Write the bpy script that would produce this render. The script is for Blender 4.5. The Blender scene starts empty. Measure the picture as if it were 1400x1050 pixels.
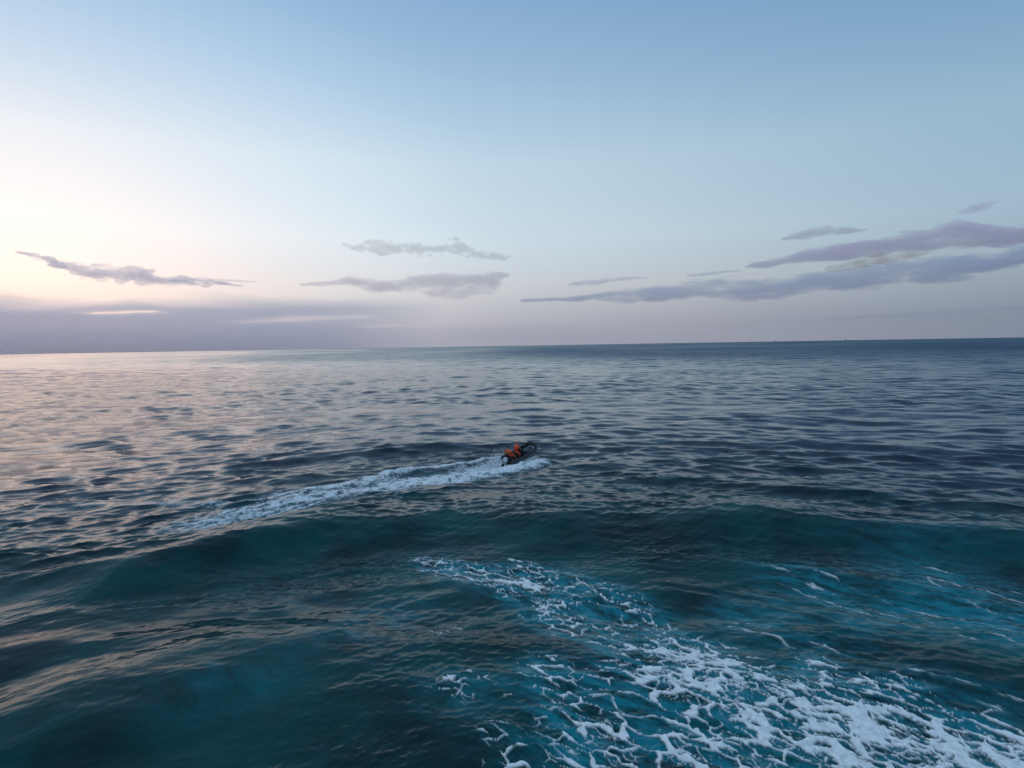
import bpy, bmesh, math, random
import numpy as np
from mathutils import Vector, Matrix

rad = math.radians
SC = bpy.context.scene
COL = SC.collection
rng = np.random.default_rng(11)
random.seed(5)

# ------------------------------------------------------------------ camera
cam = bpy.data.cameras.new('camera')
cam.sensor_width = 36.0
cam.lens = 36.0 * 800 / 1400
cam.clip_start = 0.1
cam.clip_end = 200000.0
cam_ob = bpy.data.objects.new('camera', cam)
COL.objects.link(cam_ob)
cam_ob.matrix_world = Matrix.Translation((0, 0, 10)) @ Matrix.Rotation(rad(90 - 3.75), 4, 'X') @ Matrix.Rotation(rad(-0.94), 4, 'Z')
SC.camera = cam_ob

# ------------------------------------------------------------------ world: low sun to the left, just outside the frame
SUN_EL, SUN_AZ = 2.0, -41.0
world = bpy.data.worlds.new('World')
SC.world = world
world.use_nodes = True
wn = world.node_tree
sky = wn.nodes.new('ShaderNodeTexSky')
sky.sky_type = 'NISHITA'
sky.sun_disc = False
sky.sun_elevation = rad(SUN_EL)
sky.sun_rotation = rad(SUN_AZ)
sky.air_density = 1.0
sky.dust_density = 0.3
sky.ozone_density = 3.0
gam = wn.nodes.new('ShaderNodeGamma')
gam.inputs[1].default_value = 0.6
wn.links.new(sky.outputs[0], gam.inputs[0])
tc = wn.nodes.new('ShaderNodeTexCoord')
# the haze near the horizon: the sky colour stops deepening below about six degrees
hz = wn.nodes.new('ShaderNodeVectorMath'); hz.operation = 'MAXIMUM'; hz.inputs[1].default_value = (-2, -2, 0.10)
hn = wn.nodes.new('ShaderNodeVectorMath'); hn.operation = 'NORMALIZE'
wn.links.new(tc.outputs['Generated'], hz.inputs[0]); wn.links.new(hz.outputs[0], hn.inputs[0]); wn.links.new(hn.outputs[0], sky.inputs[0])
sep = wn.nodes.new('ShaderNodeSeparateXYZ')
wn.links.new(tc.outputs['Generated'], sep.inputs[0])
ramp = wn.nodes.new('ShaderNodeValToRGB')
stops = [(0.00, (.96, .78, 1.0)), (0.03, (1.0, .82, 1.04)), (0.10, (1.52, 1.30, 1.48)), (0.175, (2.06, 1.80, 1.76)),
         (0.29, (2.30, 2.05, 1.88)), (0.40, (1.78, 1.80, 1.85)), (0.50, (1.38, 1.56, 1.76)), (0.75, (3.1, 2.7, 2.5)), (1.0, (5.5, 4.1, 3.4))]  # stops past the top of view raised to add light on the foam
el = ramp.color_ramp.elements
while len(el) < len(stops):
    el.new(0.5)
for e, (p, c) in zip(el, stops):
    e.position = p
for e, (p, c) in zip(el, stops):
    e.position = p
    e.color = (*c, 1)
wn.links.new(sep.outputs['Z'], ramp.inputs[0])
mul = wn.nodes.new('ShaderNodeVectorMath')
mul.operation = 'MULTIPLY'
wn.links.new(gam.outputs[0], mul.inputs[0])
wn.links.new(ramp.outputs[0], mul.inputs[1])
# warmer towards the sun, cooler and dimmer away from it
dt = wn.nodes.new('ShaderNodeVectorMath'); dt.operation = 'DOT_PRODUCT'
dt.inputs[1].default_value = (math.sin(rad(SUN_AZ)), math.cos(rad(SUN_AZ)), 0)
wn.links.new(tc.outputs['Generated'], dt.inputs[0])
mr_ = wn.nodes.new('ShaderNodeMapRange'); mr_.inputs[1].default_value = -1; mr_.inputs[2].default_value = 1
wn.links.new(dt.outputs['Value'], mr_.inputs[0])
rp2 = wn.nodes.new('ShaderNodeValToRGB'); rp2.color_ramp.interpolation = 'EASE'
e2 = rp2.color_ramp.elements
e2[0].position = 0.45; e2[0].color = (.74, .86, .96, 1)
e2[1].position = 0.86; e2[1].color = (1.01, 1.0, .99, 1)
e3_ = e2.new(0.96); e3_.color = (1.13, 1.11, 1.07, 1)
wn.links.new(mr_.outputs[0], rp2.inputs[0])
mul2 = wn.nodes.new('ShaderNodeVectorMath'); mul2.operation = 'MULTIPLY'
wn.links.new(mul.outputs[0], mul2.inputs[0]); wn.links.new(rp2.outputs[0], mul2.inputs[1])
mul = mul2
# bright glow rolls off softly, through a shoulder on the sky colour
k1 = wn.nodes.new('ShaderNodeVectorMath'); k1.operation = 'MULTIPLY_ADD'; k1.inputs[1].default_value = (.136,) * 3; k1.inputs[2].default_value = (1, 1, 1)
k2 = wn.nodes.new('ShaderNodeVectorMath'); k2.operation = 'DIVIDE'
wn.links.new(mul.outputs[0], k1.inputs[0]); wn.links.new(mul.outputs[0], k2.inputs[0]); wn.links.new(k1.outputs[0], k2.inputs[1])
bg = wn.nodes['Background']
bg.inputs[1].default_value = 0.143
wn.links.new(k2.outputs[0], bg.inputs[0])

# ------------------------------------------------------------------ sun
sun = bpy.data.lights.new('sun', 'SUN')
sun.energy = 0.02
sun.angle = rad(34)
sun.color = (1.0, 0.60, 0.44)
sun_ob = bpy.data.objects.new('sun', sun)
COL.objects.link(sun_ob)
az, elv = rad(SUN_AZ), rad(SUN_EL)
to_sun = Vector((math.sin(az) * math.cos(elv), math.cos(az) * math.cos(elv), math.sin(elv)))
sun_ob.rotation_euler = to_sun.to_track_quat('Z', 'Y').to_euler()

SC.view_settings.view_transform = 'Standard'
SC.view_settings.look = 'None'
SC.view_settings.exposure = 1.6
SC.view_settings.gamma = 1.0
SC.render.engine = 'CYCLES'
SC.cycles.max_bounces = 6
SC.cycles.transparent_max_bounces = 16
SC.cycles.volume_bounces = 6
SC.cycles.use_denoising = True

# ------------------------------------------------------------------ helpers
def tag(o, label=None, cat=None, group=None, kind=None):
    if label: o['label'] = label
    if cat: o['category'] = cat
    if group: o['group'] = group
    if kind: o['kind'] = kind
    return o

def mesh_obj(name, verts, faces, mats=(), parent=None, smooth=True):
    me = bpy.data.meshes.new(name)
    me.from_pydata([tuple(v) for v in verts], [], [tuple(f) for f in faces])
    me.update()
    if smooth:
        me.polygons.foreach_set('use_smooth', [True] * len(me.polygons))
    for m in (mats if isinstance(mats, (list, tuple)) else [mats]):
        me.materials.append(m)
    o = bpy.data.objects.new(name, me)
    COL.objects.link(o)
    if parent: o.parent = parent
    return o

def big_mesh(name, co, quads, mat):
    """co (N,3) float, quads (M,4) int"""
    me = bpy.data.meshes.new(name)
    me.vertices.add(len(co))
    me.vertices.foreach_set('co', np.ascontiguousarray(co, np.float32).ravel())
    m = len(quads)
    me.loops.add(m * 4)
    me.loops.foreach_set('vertex_index', np.ascontiguousarray(quads, np.int32).ravel())
    me.polygons.add(m)
    me.polygons.foreach_set('loop_start', np.arange(0, m * 4, 4, dtype=np.int32))
    me.polygons.foreach_set('use_smooth', np.ones(m, bool))
    me.update(calc_edges=True)
    me.materials.append(mat)
    o = bpy.data.objects.new(name, me)
    COL.objects.link(o)
    return o

def attr(o, name, vals):
    a = o.data.attributes.new(name, 'FLOAT', 'POINT')
    a.data.foreach_set('value', np.ascontiguousarray(vals, np.float32))

def new_mat(name):
    m = bpy.data.materials.new(name)
    m.use_nodes = True
    nt = m.node_tree
    return m, nt, nt.nodes['Principled BSDF']

def paint(name, col, rough=0.5, metal=0.0, var=0.15, scale=6.0):
    m, nt, b = new_mat(name)
    n = nt.nodes.new('ShaderNodeTexNoise')
    n.inputs['Scale'].default_value = scale
    n.inputs['Detail'].default_value = 4
    t = nt.nodes.new('ShaderNodeTexCoord')
    nt.links.new(t.outputs['Object'], n.inputs['Vector'])
    r = nt.nodes.new('ShaderNodeValToRGB')
    r.color_ramp.elements[0].color = (*[c * (1 - var) for c in col], 1)
    r.color_ramp.elements[1].color = (*[min(1, c * (1 + var)) for c in col], 1)
    nt.links.new(n.outputs['Fac'], r.inputs[0])
    nt.links.new(r.outputs[0], b.inputs['Base Color'])
    b.inputs['Roughness'].default_value = rough
    b.inputs['Metallic'].default_value = metal
    return m

# -- numpy noise
_perm = np.random.default_rng(3).permutation(512).astype(np.int64)
_perm = np.concatenate([_perm, _perm, _perm])
_ga = np.random.default_rng(4).uniform(0, 2 * math.pi, 512)
_gx, _gy = np.cos(_ga), np.sin(_ga)

def perlin(x, y, seed=0):
    xi = np.floor(x).astype(np.int64); yi = np.floor(y).astype(np.int64)
    fx = x - xi; fy = y - yi
    u = fx * fx * fx * (fx * (fx * 6 - 15) + 10); v = fy * fy * fy * (fy * (fy * 6 - 15) + 10)
    def gr(ix, iy, dx, dy):
        h = _perm[(_perm[(ix + seed * 37) & 511] + iy) & 511]
        return _gx[h] * dx + _gy[h] * dy
    a = gr(xi, yi, fx, fy); b = gr(xi + 1, yi, fx - 1, fy)
    c = gr(xi, yi + 1, fx, fy - 1); d = gr(xi + 1, yi + 1, fx - 1, fy - 1)
    return ((a + u * (b - a)) + v * ((c + u * (d - c)) - (a + u * (b - a)))) * 1.5

def fbm(x, y, oct=4, seed=0, gain=0.5):
    s = 0; a = 1.0; t = 0
    for i in range(oct):
        s = s + a * perlin(x * 2 ** i + 17.3 * i, y * 2 ** i - 9.1 * i, seed + i)
        t += a; a *= gain
    return s / t

def worley_edge(x, y, seed=0):
    """approximate distance to the nearest cell border (F2-F1)"""
    xi = np.floor(x).astype(np.int64); yi = np.floor(y).astype(np.int64)
    f1 = np.full(x.shape, 9.0); f2 = np.full(x.shape, 9.0)
    for dx in (-1, 0, 1):
        for dy in (-1, 0, 1):
            h = _perm[(_perm[(xi + dx + seed * 71) & 511] + yi + dy) & 511]
            px = xi + dx + 0.5 + 0.46 * _gx[h]; py = yi + dy + 0.5 + 0.46 * _gy[(h * 7 + 3) & 511]
            d = np.hypot(px - x, py - y)
            nf1 = np.minimum(f1, d)
            f2 = np.minimum(np.maximum(f1, d), f2)
            f1 = nf1
    return f2 - f1

def sstep(a, b, x):
    t = np.clip((x - a) / (b - a), 0, 1)
    return t * t * (3 - 2 * t)

def seg_dist(X, Y, pts):
    """distance to a polyline, parameter along it (0..1), signed side"""
    pts = np.array(pts, float)
    L = np.hypot(*(pts[1:, :2] - pts[:-1, :2]).T); cum = np.concatenate([[0], np.cumsum(L)])
    best = np.full(X.shape, 1e9); par = np.zeros(X.shape); side = np.zeros(X.shape)
    for i in range(len(L)):
        ax, ay = pts[i, :2]; dx, dy = (pts[i + 1, :2] - pts[i, :2]) / L[i]
        t = np.clip((X - ax) * dx + (Y - ay) * dy, 0, L[i])
        ex, ey = X - ax - t * dx, Y - ay - t * dy
        d = np.hypot(ex, ey)
        m = d < best
        best = np.where(m, d, best); par = np.where(m, (cum[i] + t) / cum[-1], par)
        side = np.where(m, dx * ey - dy * ex, side)
    return best, par, np.sign(side)

# ------------------------------------------------------------------ the sea
CREST = np.array([(-45, 17), (-34, 20), (-22, 24), (-16.5, 24.6), (-13, 27.4), (-9.3, 30.3), (-3.7, 32.2), (4.2, 31.4), (12.1, 29.8), (18.9, 27.6), (24.3, 25.2), (36, 19)]) * 1.0
WAKE_LOW = [(2.9, 51.2), (2.0, 49.3), (-0.6, 46.6), (-5.3, 43.2), (-8.17, 41.2), (-10.2, 38.2), (-12.8, 36.4), (-15.2, 33.9), (-17.1, 32.2)]
WAKE_UP = [(-1.0, 51.0), (-3.91, 49.4), (-8.6, 47.0), (-11.3, 44.0), (-15.6, 40.6), (-19.1, 37.8), (-24.6, 38.7), (-30.1, 38.1)]
WAKE_MID = [(-1.2, 48.4), (-4.6, 45.6), (-9.5, 42.4), (-13.5, 38.6), (-17.0, 35.6)]

NC = 110
comp = []
crng = np.random.default_rng(21)
for lo, hi, n, rms, spread in ((0.13, 0.4, 30, 0.15, 0.9), (0.4, 1.3, 46, 0.20, 0.5), (1.3, 4.0, 36, 0.135, 0.42), (4.0, 11, 20, 0.055, 0.4), (11, 34, 10, 0.03, 0.3)):
    for i in range(n):
        lam = lo * (hi / lo) ** ((i + crng.random()) / n)
        th = -math.pi / 2 + 0.12 + crng.normal(0, spread)
        k = 2 * math.pi / lam
        comp.append((lam, k * math.cos(th), k * math.sin(th), rms * math.sqrt(2.0 / n) / k, crng.uniform(0, 2 * math.pi), math.cos(th), math.sin(th)))

def ocean(X, Y, sp):
    """rest position -> displaced position (Gerstner sum + one big arched swell + the boat's wake ridges)"""
    X = X.astype(np.float32); Y = Y.astype(np.float32); sp = sp.astype(np.float32)
    Yw = Y + X * X / (2 * 46.0) / (1 + (X / 42.0) ** 2)
    yc = np.interp(X, CREST[:, 0], CREST[:, 1]).astype(np.float32)
    # churned water near the ship is calmer in the short waves
    near = sstep(-1.5, 2.0, Y - yc)
    calm = (0.45 + 0.55 * near).astype(np.float32)
    calm0 = (0.45 + 0.55 * near).astype(np.float32)
    calm2 = (1.0 + 0.0 * near).astype(np.float32)
    silk = (1 - 0.62 * sstep(-2, -8, X) * sstep(27, 22, Y)).astype(np.float32)
    grp = (1 + 0.5 * perlin(X / 13.0, Yw / 7.0, 5) + 0.5 * perlin(X / 45.0, Yw / 22.0, 15)).astype(np.float32)
    grp2 = (1 + 0.75 * perlin(X / 5.0 + 3, Yw / 3.0, 6)).astype(np.float32)
    Z = np.zeros_like(X); DX = np.zeros_like(X); DY = np.zeros_like(X)
    for lam, kx, ky, a, ph, cx, cy in comp:
        w = np.clip((lam / sp - 2.0) / 2.5, 0, 1)
        if lam < 0.4: w = w * grp2 * silk
        elif lam < 1.3: w = w * calm0 * grp2 * silk
        elif lam < 4.0: w = w * calm * grp
        else: w = w * calm2
        p = kx * X + ky * Yw + ph
        Z += a * w * np.sin(p)
        c = 1.15 * a * w * np.cos(p)
        DX += c * cx; DY += c * cy
    u = Y - yc + 0.5 * perlin(X / 6.0, Y / 6.0, 8)
    amp = 1.0 + 0.45 * perlin(X / 8.0, Y * 0 + 2.2, 9)
    f = np.where(u < 0, np.exp(-(u / 2.3) ** 2), np.exp(-(u / 6.0) ** 2)) - 0.14 * np.exp(-((u + 7.0) / 4.0) ** 2)
    Z += (1.08 * amp * f).astype(np.float32)
    # shorter cross ridges
    for pts, A, w in (([(5, 27.5), (10, 25.6), (15, 23.4), (23, 19.5)], .34, 1.1), ([(13, 40), (24, 36), (36, 30)], .45, 1.5), ([(-24, 30), (-13, 36), (-4, 39)], .30, 1.2),
                      ([(4, 43.5), (13, 41.5), (24, 36.8)], .40, 1.4), ([(-17, 12.5), (-11, 15.5), (-5, 20)], .55, 1.8), ([(-24, 16), (-16, 18.8), (-9, 23.5)], .50, 1.7), ([(-30, 46), (-14, 55), (4, 60)], .4, 1.6), ([(12, 60), (30, 55), (46, 46)], .45, 1.8)):
        mm = (np.abs(X - np.mean([p[0] for p in pts])) < 22) & (np.abs(Y - np.mean([p[1] for p in pts])) < 18)
        d, t, sd = seg_dist(X[mm].astype(float), Y[mm].astype(float) + 0.7 * perlin(X[mm] / 4., Y[mm] / 4., 33), pts)
        sd = sd * d
        Z[mm] += (A * np.sin(np.pi * np.clip(t, 0, 1)) ** 1.2 * np.where(sd < 0, np.exp(-(sd / w) ** 2), np.exp(-(sd / (2.2 * w)) ** 2))).astype(np.float32)
    # wake
    m = (Y > 28) & (Y < 58) & (X > -36) & (X < 8)
    if m.any():
        xs, ys = X[m].astype(float), Y[m].astype(float)
        d, t, s = seg_dist(xs, ys, WAKE_LOW)
        z = 0.26 * (1 - t) ** 0.6 * sstep(0, .12, t) * np.exp(-(d / 0.75) ** 2) - 0.16 * (1 - t) * np.exp(-((d - 1.6) / 0.9) ** 2)
        d, t, s = seg_dist(xs, ys, WAKE_UP)
        z += 0.28 * (1 - t) * np.exp(-(d / 0.8) ** 2) - 0.12 * (1 - t) * np.exp(-((d - 1.6) / 0.8) ** 2)
        d, t, s = seg_dist(xs, ys, WAKE_MID)
        z += 0.10 * fbm(xs * 1.3, ys * 1.3, 3, 31) * np.exp(-(d / 1.6) ** 2)
        d, t, s = seg_dist(xs, ys, WAKE_LOW)
        z += 0.16 * fbm(xs * 2.2, ys * 2.2, 3, 141) * np.exp(-(d / 1.0) ** 2)
        Z[m] += z.astype(np.float32)
    return X + DX, Y + DY, Z

def falloff_rows():
    r = []
    dy = 740.0
    while dy > 540: r.append(5850 / dy); dy -= 3.0
    while dy > 234: r.append(5850 / dy); dy -= 0.95
    while dy > 58: r.append(5850 / dy); dy -= 0.5
    d = r[-1]
    while d < 1000: d *= 1.0043; r.append(d)
    while d < 60000: d *= 1.05; r.append(d)
    return np.array(r)

rows = falloff_rows()
ang = np.radians(np.linspace(-60, 60, 1080))
RR, AA = np.meshgrid(rows, ang, indexing='ij')
GX, GY = RR * np.sin(AA), RR * np.cos(AA)
sprow = np.gradient(rows)
SPG = np.repeat(sprow[:, None], len(ang), 1)
SPG = np.maximum(SPG, RR * (ang[1] - ang[0]))
nr, nc = RR.shape
X0, Y0 = GX.ravel(), GY.ravel()
PX, PY, PZ = ocean(X0, Y0, SPG.ravel())
idx = np.arange(nr * nc).reshape(nr, nc)
quads = np.stack([idx[:-1, :-1], idx[:-1, 1:], idx[1:, 1:], idx[1:, :-1]], -1).reshape(-1, 4)[:, ::-1]

# ---- foam and bubble cover on the water (world metres)
BLOBS = [(-3.52, 26.51, 0.5, 0.35), (-2.11, 25.74, 0.6, 0.45), (-0.45, 24.67, 0.7, 0.6), (1.08, 23.84, 0.9, 0.6), (1.14, 22.1, 0.6, 0.85), (-0.14, 23.52, 0.5, 0.6), (2.6, 23.77, 0.5, 0.5), (0.53, 25.88, 0.7, 0.25), (3.93, 22.65, 0.5, 0.5), (4.59, 21.65, 0.45, 0.55), (4.86, 20.46, 0.45, 0.7), (4.92, 19.15, 0.4, 0.8), (1.98, 20.56, 0.6, 0.45), (2.82, 19.98, 0.5, 0.45), (3.28, 18.96, 0.4, 0.4), (4.11, 19.42, 0.4, 0.3), (4.62, 18.44, 0.7, 1.0), (5.5, 18.19, 0.8, 1.1), (6.28, 17.73, 0.7, 1.1), (3.27, 17.61, 0.4, 0.75), (4.04, 16.98, 0.6, 1.0), (4.75, 16.4, 0.8, 1.1), (6.01, 16.36, 0.8, 1.1), (7.22, 16.7, 0.6, 0.8), (7.17, 15.63, 0.7, 0.9), (5.98, 15.18, 0.7, 1.0), (5.05, 15.36, 0.6, 0.8), (3.94, 15.72, 0.5, 0.45), (3.16, 15.91, 0.4, 0.4), (2.47, 16.84, 0.4, 0.35), (0.86, 17.27, 0.35, 0.35), (1.12, 16.32, 0.35, 0.45), (1.88, 15.61, 0.35, 0.4), (1.25, 15.3, 0.5, 0.5), (1.94, 14.53, 0.6, 0.8), (2.64, 14.23, 0.5, 0.5), (0.99, 14.55, 0.4, 0.45), (-0.15, 15.83, 0.3, 0.15), (-0.52, 14.3, 0.4, 0.4), (-0.33, 13.51, 0.4, 0.4), (1.26, 13.47, 0.5, 0.5), (2.66, 13.44, 0.6, 0.6), (3.93, 14.2, 0.6, 0.75), (4.02, 13.29, 0.6, 0.8), (5.12, 13.9, 0.6, 0.9), (6.43, 14.42, 0.6, 1.0), (5.75, 13.25, 0.6, 0.85), (9.11, 17.44, 0.35, 0.9), (9.03, 16.46, 0.5, 0.9), (8.14, 15.95, 0.5, 0.8), (9.87, 16.07, 0.6, 0.75), (10.9, 16.05, 0.5, 0.6), (7.96, 14.82, 0.7, 1.1), (9.1, 14.79, 0.7, 1.1), (10.24, 14.76, 0.6, 0.9), (7.27, 13.84, 0.6, 1.0), (8.26, 13.69, 0.6, 1.0), (9.58, 13.79, 0.7, 1.05), (10.84, 14.03, 0.5, 0.7), (10.27, 13.26, 0.6, 1.0), (11.7, 13.74, 0.5, 0.9), (11.7, 13.11, 0.6, 1.1), (11.05, 13.37, 0.5, 0.9), (7.59, 13.13, 0.5, 0.9), (10.96, 15.53, 0.5, 0.5), (-2.74, 20.17, 0.4, 0.2), (-2.11, 20.42, 0.3, 0.15), (-1.85, 16.4, 0.5, 0.25), (-1.46, 16.95, 0.4, 0.22), (-0.91, 16.74, 0.3, 0.2), (7.72, 20.36, 0.4, 0.12)]
for _l, _r, _s in (([(-4.2, 26.7), (-2.6, 25.9), (-1.2, 24.9), (.2, 23.9), (1.3, 22.9), (1.9, 22.0)], .62, .40),
                   ([(.2, 26.2), (1.6, 24.9), (2.6, 23.9), (3.6, 22.9), (4.5, 21.8), (4.9, 20.4), (5.1, 19.0)], .58, .40),
                   ([(1.2, 22.0), (1.9, 20.9), (2.8, 20.1), (3.6, 19.2), (4.4, 18.6)], .62, .38),
                   ([(.8, 17.6), (1.1, 16.6), (1.7, 15.7), (2.1, 14.8), (2.3, 13.6)], .55, .40)):
    for _p, _q in zip(_l[:-1], _l[1:]):
        for _f in (0, .33, .66): BLOBS.append((_p[0] + _f * (_q[0] - _p[0]), _p[1] + _f * (_q[1] - _p[1]), _r, _s))
BLOBS += [(9.2, 13.9, 1.0, 1.15), (10.6, 13.5, 1.0, 1.25), (11.8, 13.2, 1.0, 1.3), (7.9, 13.4, .9, 1.1), (8.6, 14.9, .8, 1.1)]
# the patch runs on towards the ship, below the frame
for _k in range(46):
    BLOBS.append((crng.uniform(1.0, 17.0), crng.uniform(8.5, 12.6), crng.uniform(.45, .8), crng.uniform(.5, 1.1)))
STREAKS = [[(10.77, 25.44), (11.51, 24.57), (12.16, 23.39), (13.04, 22.3), (13.65, 21.01), (14.88, 20.11), (15.78, 19.29), (16.41, 18.3), (18.5, 16.5)],
           [(7.4, 20.94), (8.35, 20.62), (9.08, 19.88), (9.78, 18.75), (10.68, 17.81)],
           [(15.37, 25.24), (16.45, 23.97), (17.69, 23.17), (18.88, 21.13), (21, 19)],
           [(17.05, 23.95), (16.9, 22.49), (17.03, 21.19), (17.9, 20.01)],
           [(11.5, 16.96), (12.59, 16.36), (13.4, 15.8), (13.78, 15.29), (15, 14.2)]]
for _o, _k in ((.9, 0), (-.8, 0), (1.1, 2), (-.7, 1)):
    STREAKS.append([(x + _o * .8, y + _o * .7) for x, y in STREAKS[_k]][1:-1])
AER = [(8.7, 21.5, 1.6, 0.8), (11.89, 20.78, 2.2, 0.8), (16.15, 21.86, 2.5, 0.8), (17.4, 20.02, 2.2, 0.8), (12.24, 24.14, 1.5, 0.5), (-5.89, 20.28, 2.0, 0.5), (-1.83, 16.22, 1.2, 0.5), (-4.38, 21.98, 2, 0.4), (-8.66, 16.41, 1.8, 0.3), (-9.46, 24.26, 2, 0.3), (18.46, 26.45, 3, 0.4)]

def near_foam(X, Y):
    wx = X + 0.28 * fbm(X * 0.9, Y * 0.9, 3, 41); wy = Y + 0.28 * fbm(X * 0.9 + 40, Y * 0.9, 3, 45)
    den = np.zeros(X.shape); aer = np.zeros(X.shape)
    for bx, by, r, s in BLOBS:
        q = ((wx - bx) ** 2 + (wy - by) ** 2) / (r * r)
        den = np.maximum(den, 0.97 * s * np.exp(-0.62 * q)) + 0.12 * s * np.exp(-q)
        aer += s * np.exp(-0.30 * q)
    strk = np.zeros(X.shape)
    for pl in STREAKS:
        d, t, s = seg_dist(wx, wy, pl)
        nn = fbm(X * .7, Y * .7, 3, 51); wv = .16 * fbm(X * 1.3, Y * 1.3, 4, 57, .6)
        fine = fbm(X * 3.1, Y * 3.1, 4, 59, .7)
        strk = np.maximum(strk, .75 * np.exp(-((d + wv) / (.028 + .06 * np.clip(nn + .1, 0, 1))) ** 2) * sstep(-.3, .2, nn + .8 * fine) * sstep(0, .1, t) * sstep(1, .85, t))
        aer += 0.35 * np.exp(-(d / 0.7) ** 2)
    # stretched along the drift direction
    c, s_ = math.cos(rad(-33)), math.sin(rad(-33))
    a = (wx * c + wy * s_); b = (-wx * s_ + wy * c)
    a2 = a + 0.12 * fbm(a * 2.1, b * 3.1, 3, 61); b2 = b + 0.08 * fbm(a * 2.1 + 9, b * 3.1, 3, 66)
    pick = sstep(-.12, .12, fbm(a * .45, b * .7, 3, 151))
    a2 = a2 + .22 * fbm(a * .8, b * 1.2, 2, 155); b2 = b2 + .16 * fbm(a * .8, b * 1.2, 2, 158)
    e1 = worley_edge(a2 / 1.45, b2 / 0.62, 1) * (1 - pick) + worley_edge(a2 / 0.80, b2 / 0.36, 7) * pick
    wid = np.clip(.95 + 2.2 * fbm(a * 1.3, b * 1.9, 4, 161), .45, 1.7)
    e2 = worley_edge(a2 / 0.46 + 5, b2 / 0.27, 2)
    e3 = worley_edge(a2 / 0.22 + 9, b2 / 0.13, 3)
    brk = 0.5 + 0.9 * fbm(a * 1.7, b * 2.5, 4, 71)
    d2 = np.clip(den, 0, 1.25)
    w1 = (0.07 + 0.23 * np.clip(d2 - .15, 0, 2) ** 1.7) * (1 + (wid - 1) * sstep(.15, .8, d2) + .5 * (wid - 1) * sstep(.8, .15, d2))
    w2 = -0.04 + 0.17 * d2 ** 1.4 + 0.10 * (brk - .5)
    al = np.maximum(sstep(0, 0.05, w1 - e1), 0.95 * sstep(0, 0.07, w2 - e2))
    al *= 1 - 0.85 * sstep(.62, .75, e2) * sstep(1.2, .7, d2)
    al = np.maximum(al, 0.55 * sstep(0, .15, .10 * d2 - e3 + .1 * (brk - .5)) * sstep(.45, .8, d2))
    al *= sstep(0.04, 0.17, d2 * (0.45 + 1.1 * np.clip(brk, 0, 1)))
    al = np.maximum(al, strk)
    al *= 0.82 + 0.18 * sstep(-0.25, 0.15, fbm(X * 5, Y * 5, 4, 81))
    return np.clip(al, 0, 1), np.clip(aer, 0, 1.3)

def wake_foam(X, Y):
    wx = X + 0.5 * fbm(X * 0.6, Y * 0.6, 3, 91); wy = Y + 0.5 * fbm(X * 0.6 + 30, Y * 0.6, 3, 95)
    den = np.zeros(X.shape)
    d, t, s = seg_dist(wx, wy, WAKE_LOW)
    w = 0.5 + 2.4 * t
    den = np.maximum(den, (1.25 - 0.75 * t) * np.exp(-(d / w) ** 2))
    d, t, s = seg_dist(wx, wy, WAKE_MID)
    w = 0.8 + 2.8 * t
    den = np.maximum(den, (1.05 - 0.85 * t) * np.exp(-(d / w) ** 2))
    d, t, s = seg_dist(wx, wy, WAKE_UP)
    w = 0.28 + 1.3 * t
    den = np.maximum(den, (0.95 - 0.78 * t) * np.exp(-(d / w) ** 2))
    aer = np.clip(den * 1.2, 0, 1)
    c, s_ = math.cos(rad(42)), math.sin(rad(42))
    a = X * c + Y * s_; b = -X * s_ + Y * c
    n = fbm(a * 0.9, b * 2.6, 5, 101, 0.62) * 1.3
    e = worley_edge(a / 1.1 + 0.4 * n, b / 0.5 + 0.4 * n, 4)
    n2 = fbm(a * 2.2, b * 5.0, 4, 121, 0.65)
    e2 = worley_edge(a / 0.55 + 0.5 * n2, b / 0.28 + 0.5 * n, 6)
    lace = np.maximum(sstep(.22, .02, e), .8 * sstep(.25, .02, e2))
    al = sstep(0.30, 0.80, den * (1.0 + 1.7 * n + .8 * n2)) 
    al = np.maximum(al, lace * sstep(0.12, 0.55, den * (0.9 + 1.3 * n)))
    al *= 0.80 + 0.20 * sstep(-.2, .25, n2)
    al *= sstep(0.05, 0.2, den)
    return np.clip(al, 0, 0.95), aer

foam = np.zeros(nr * nc); aer = np.zeros(nr * nc); isw = np.zeros(nr * nc, bool)
m = (Y0 < 28.5) & (X0 > -8) & (X0 < 26)
foam[m], aer[m] = near_foam(X0[m], Y0[m])
for bx, by, r, s in AER:
    mm = (Y0 < 60)
    aer[mm] += s * np.exp(-((X0[mm] - bx) ** 2 + (Y0[mm] - by) ** 2) / (r * r))
m = (Y0 > 29) & (Y0 < 54) & (X0 > -34) & (X0 < 6)
f2, a2 = wake_foam(X0[m], Y0[m])
foam[m] = f2; aer[m] += a2; isw[m] = True

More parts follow.
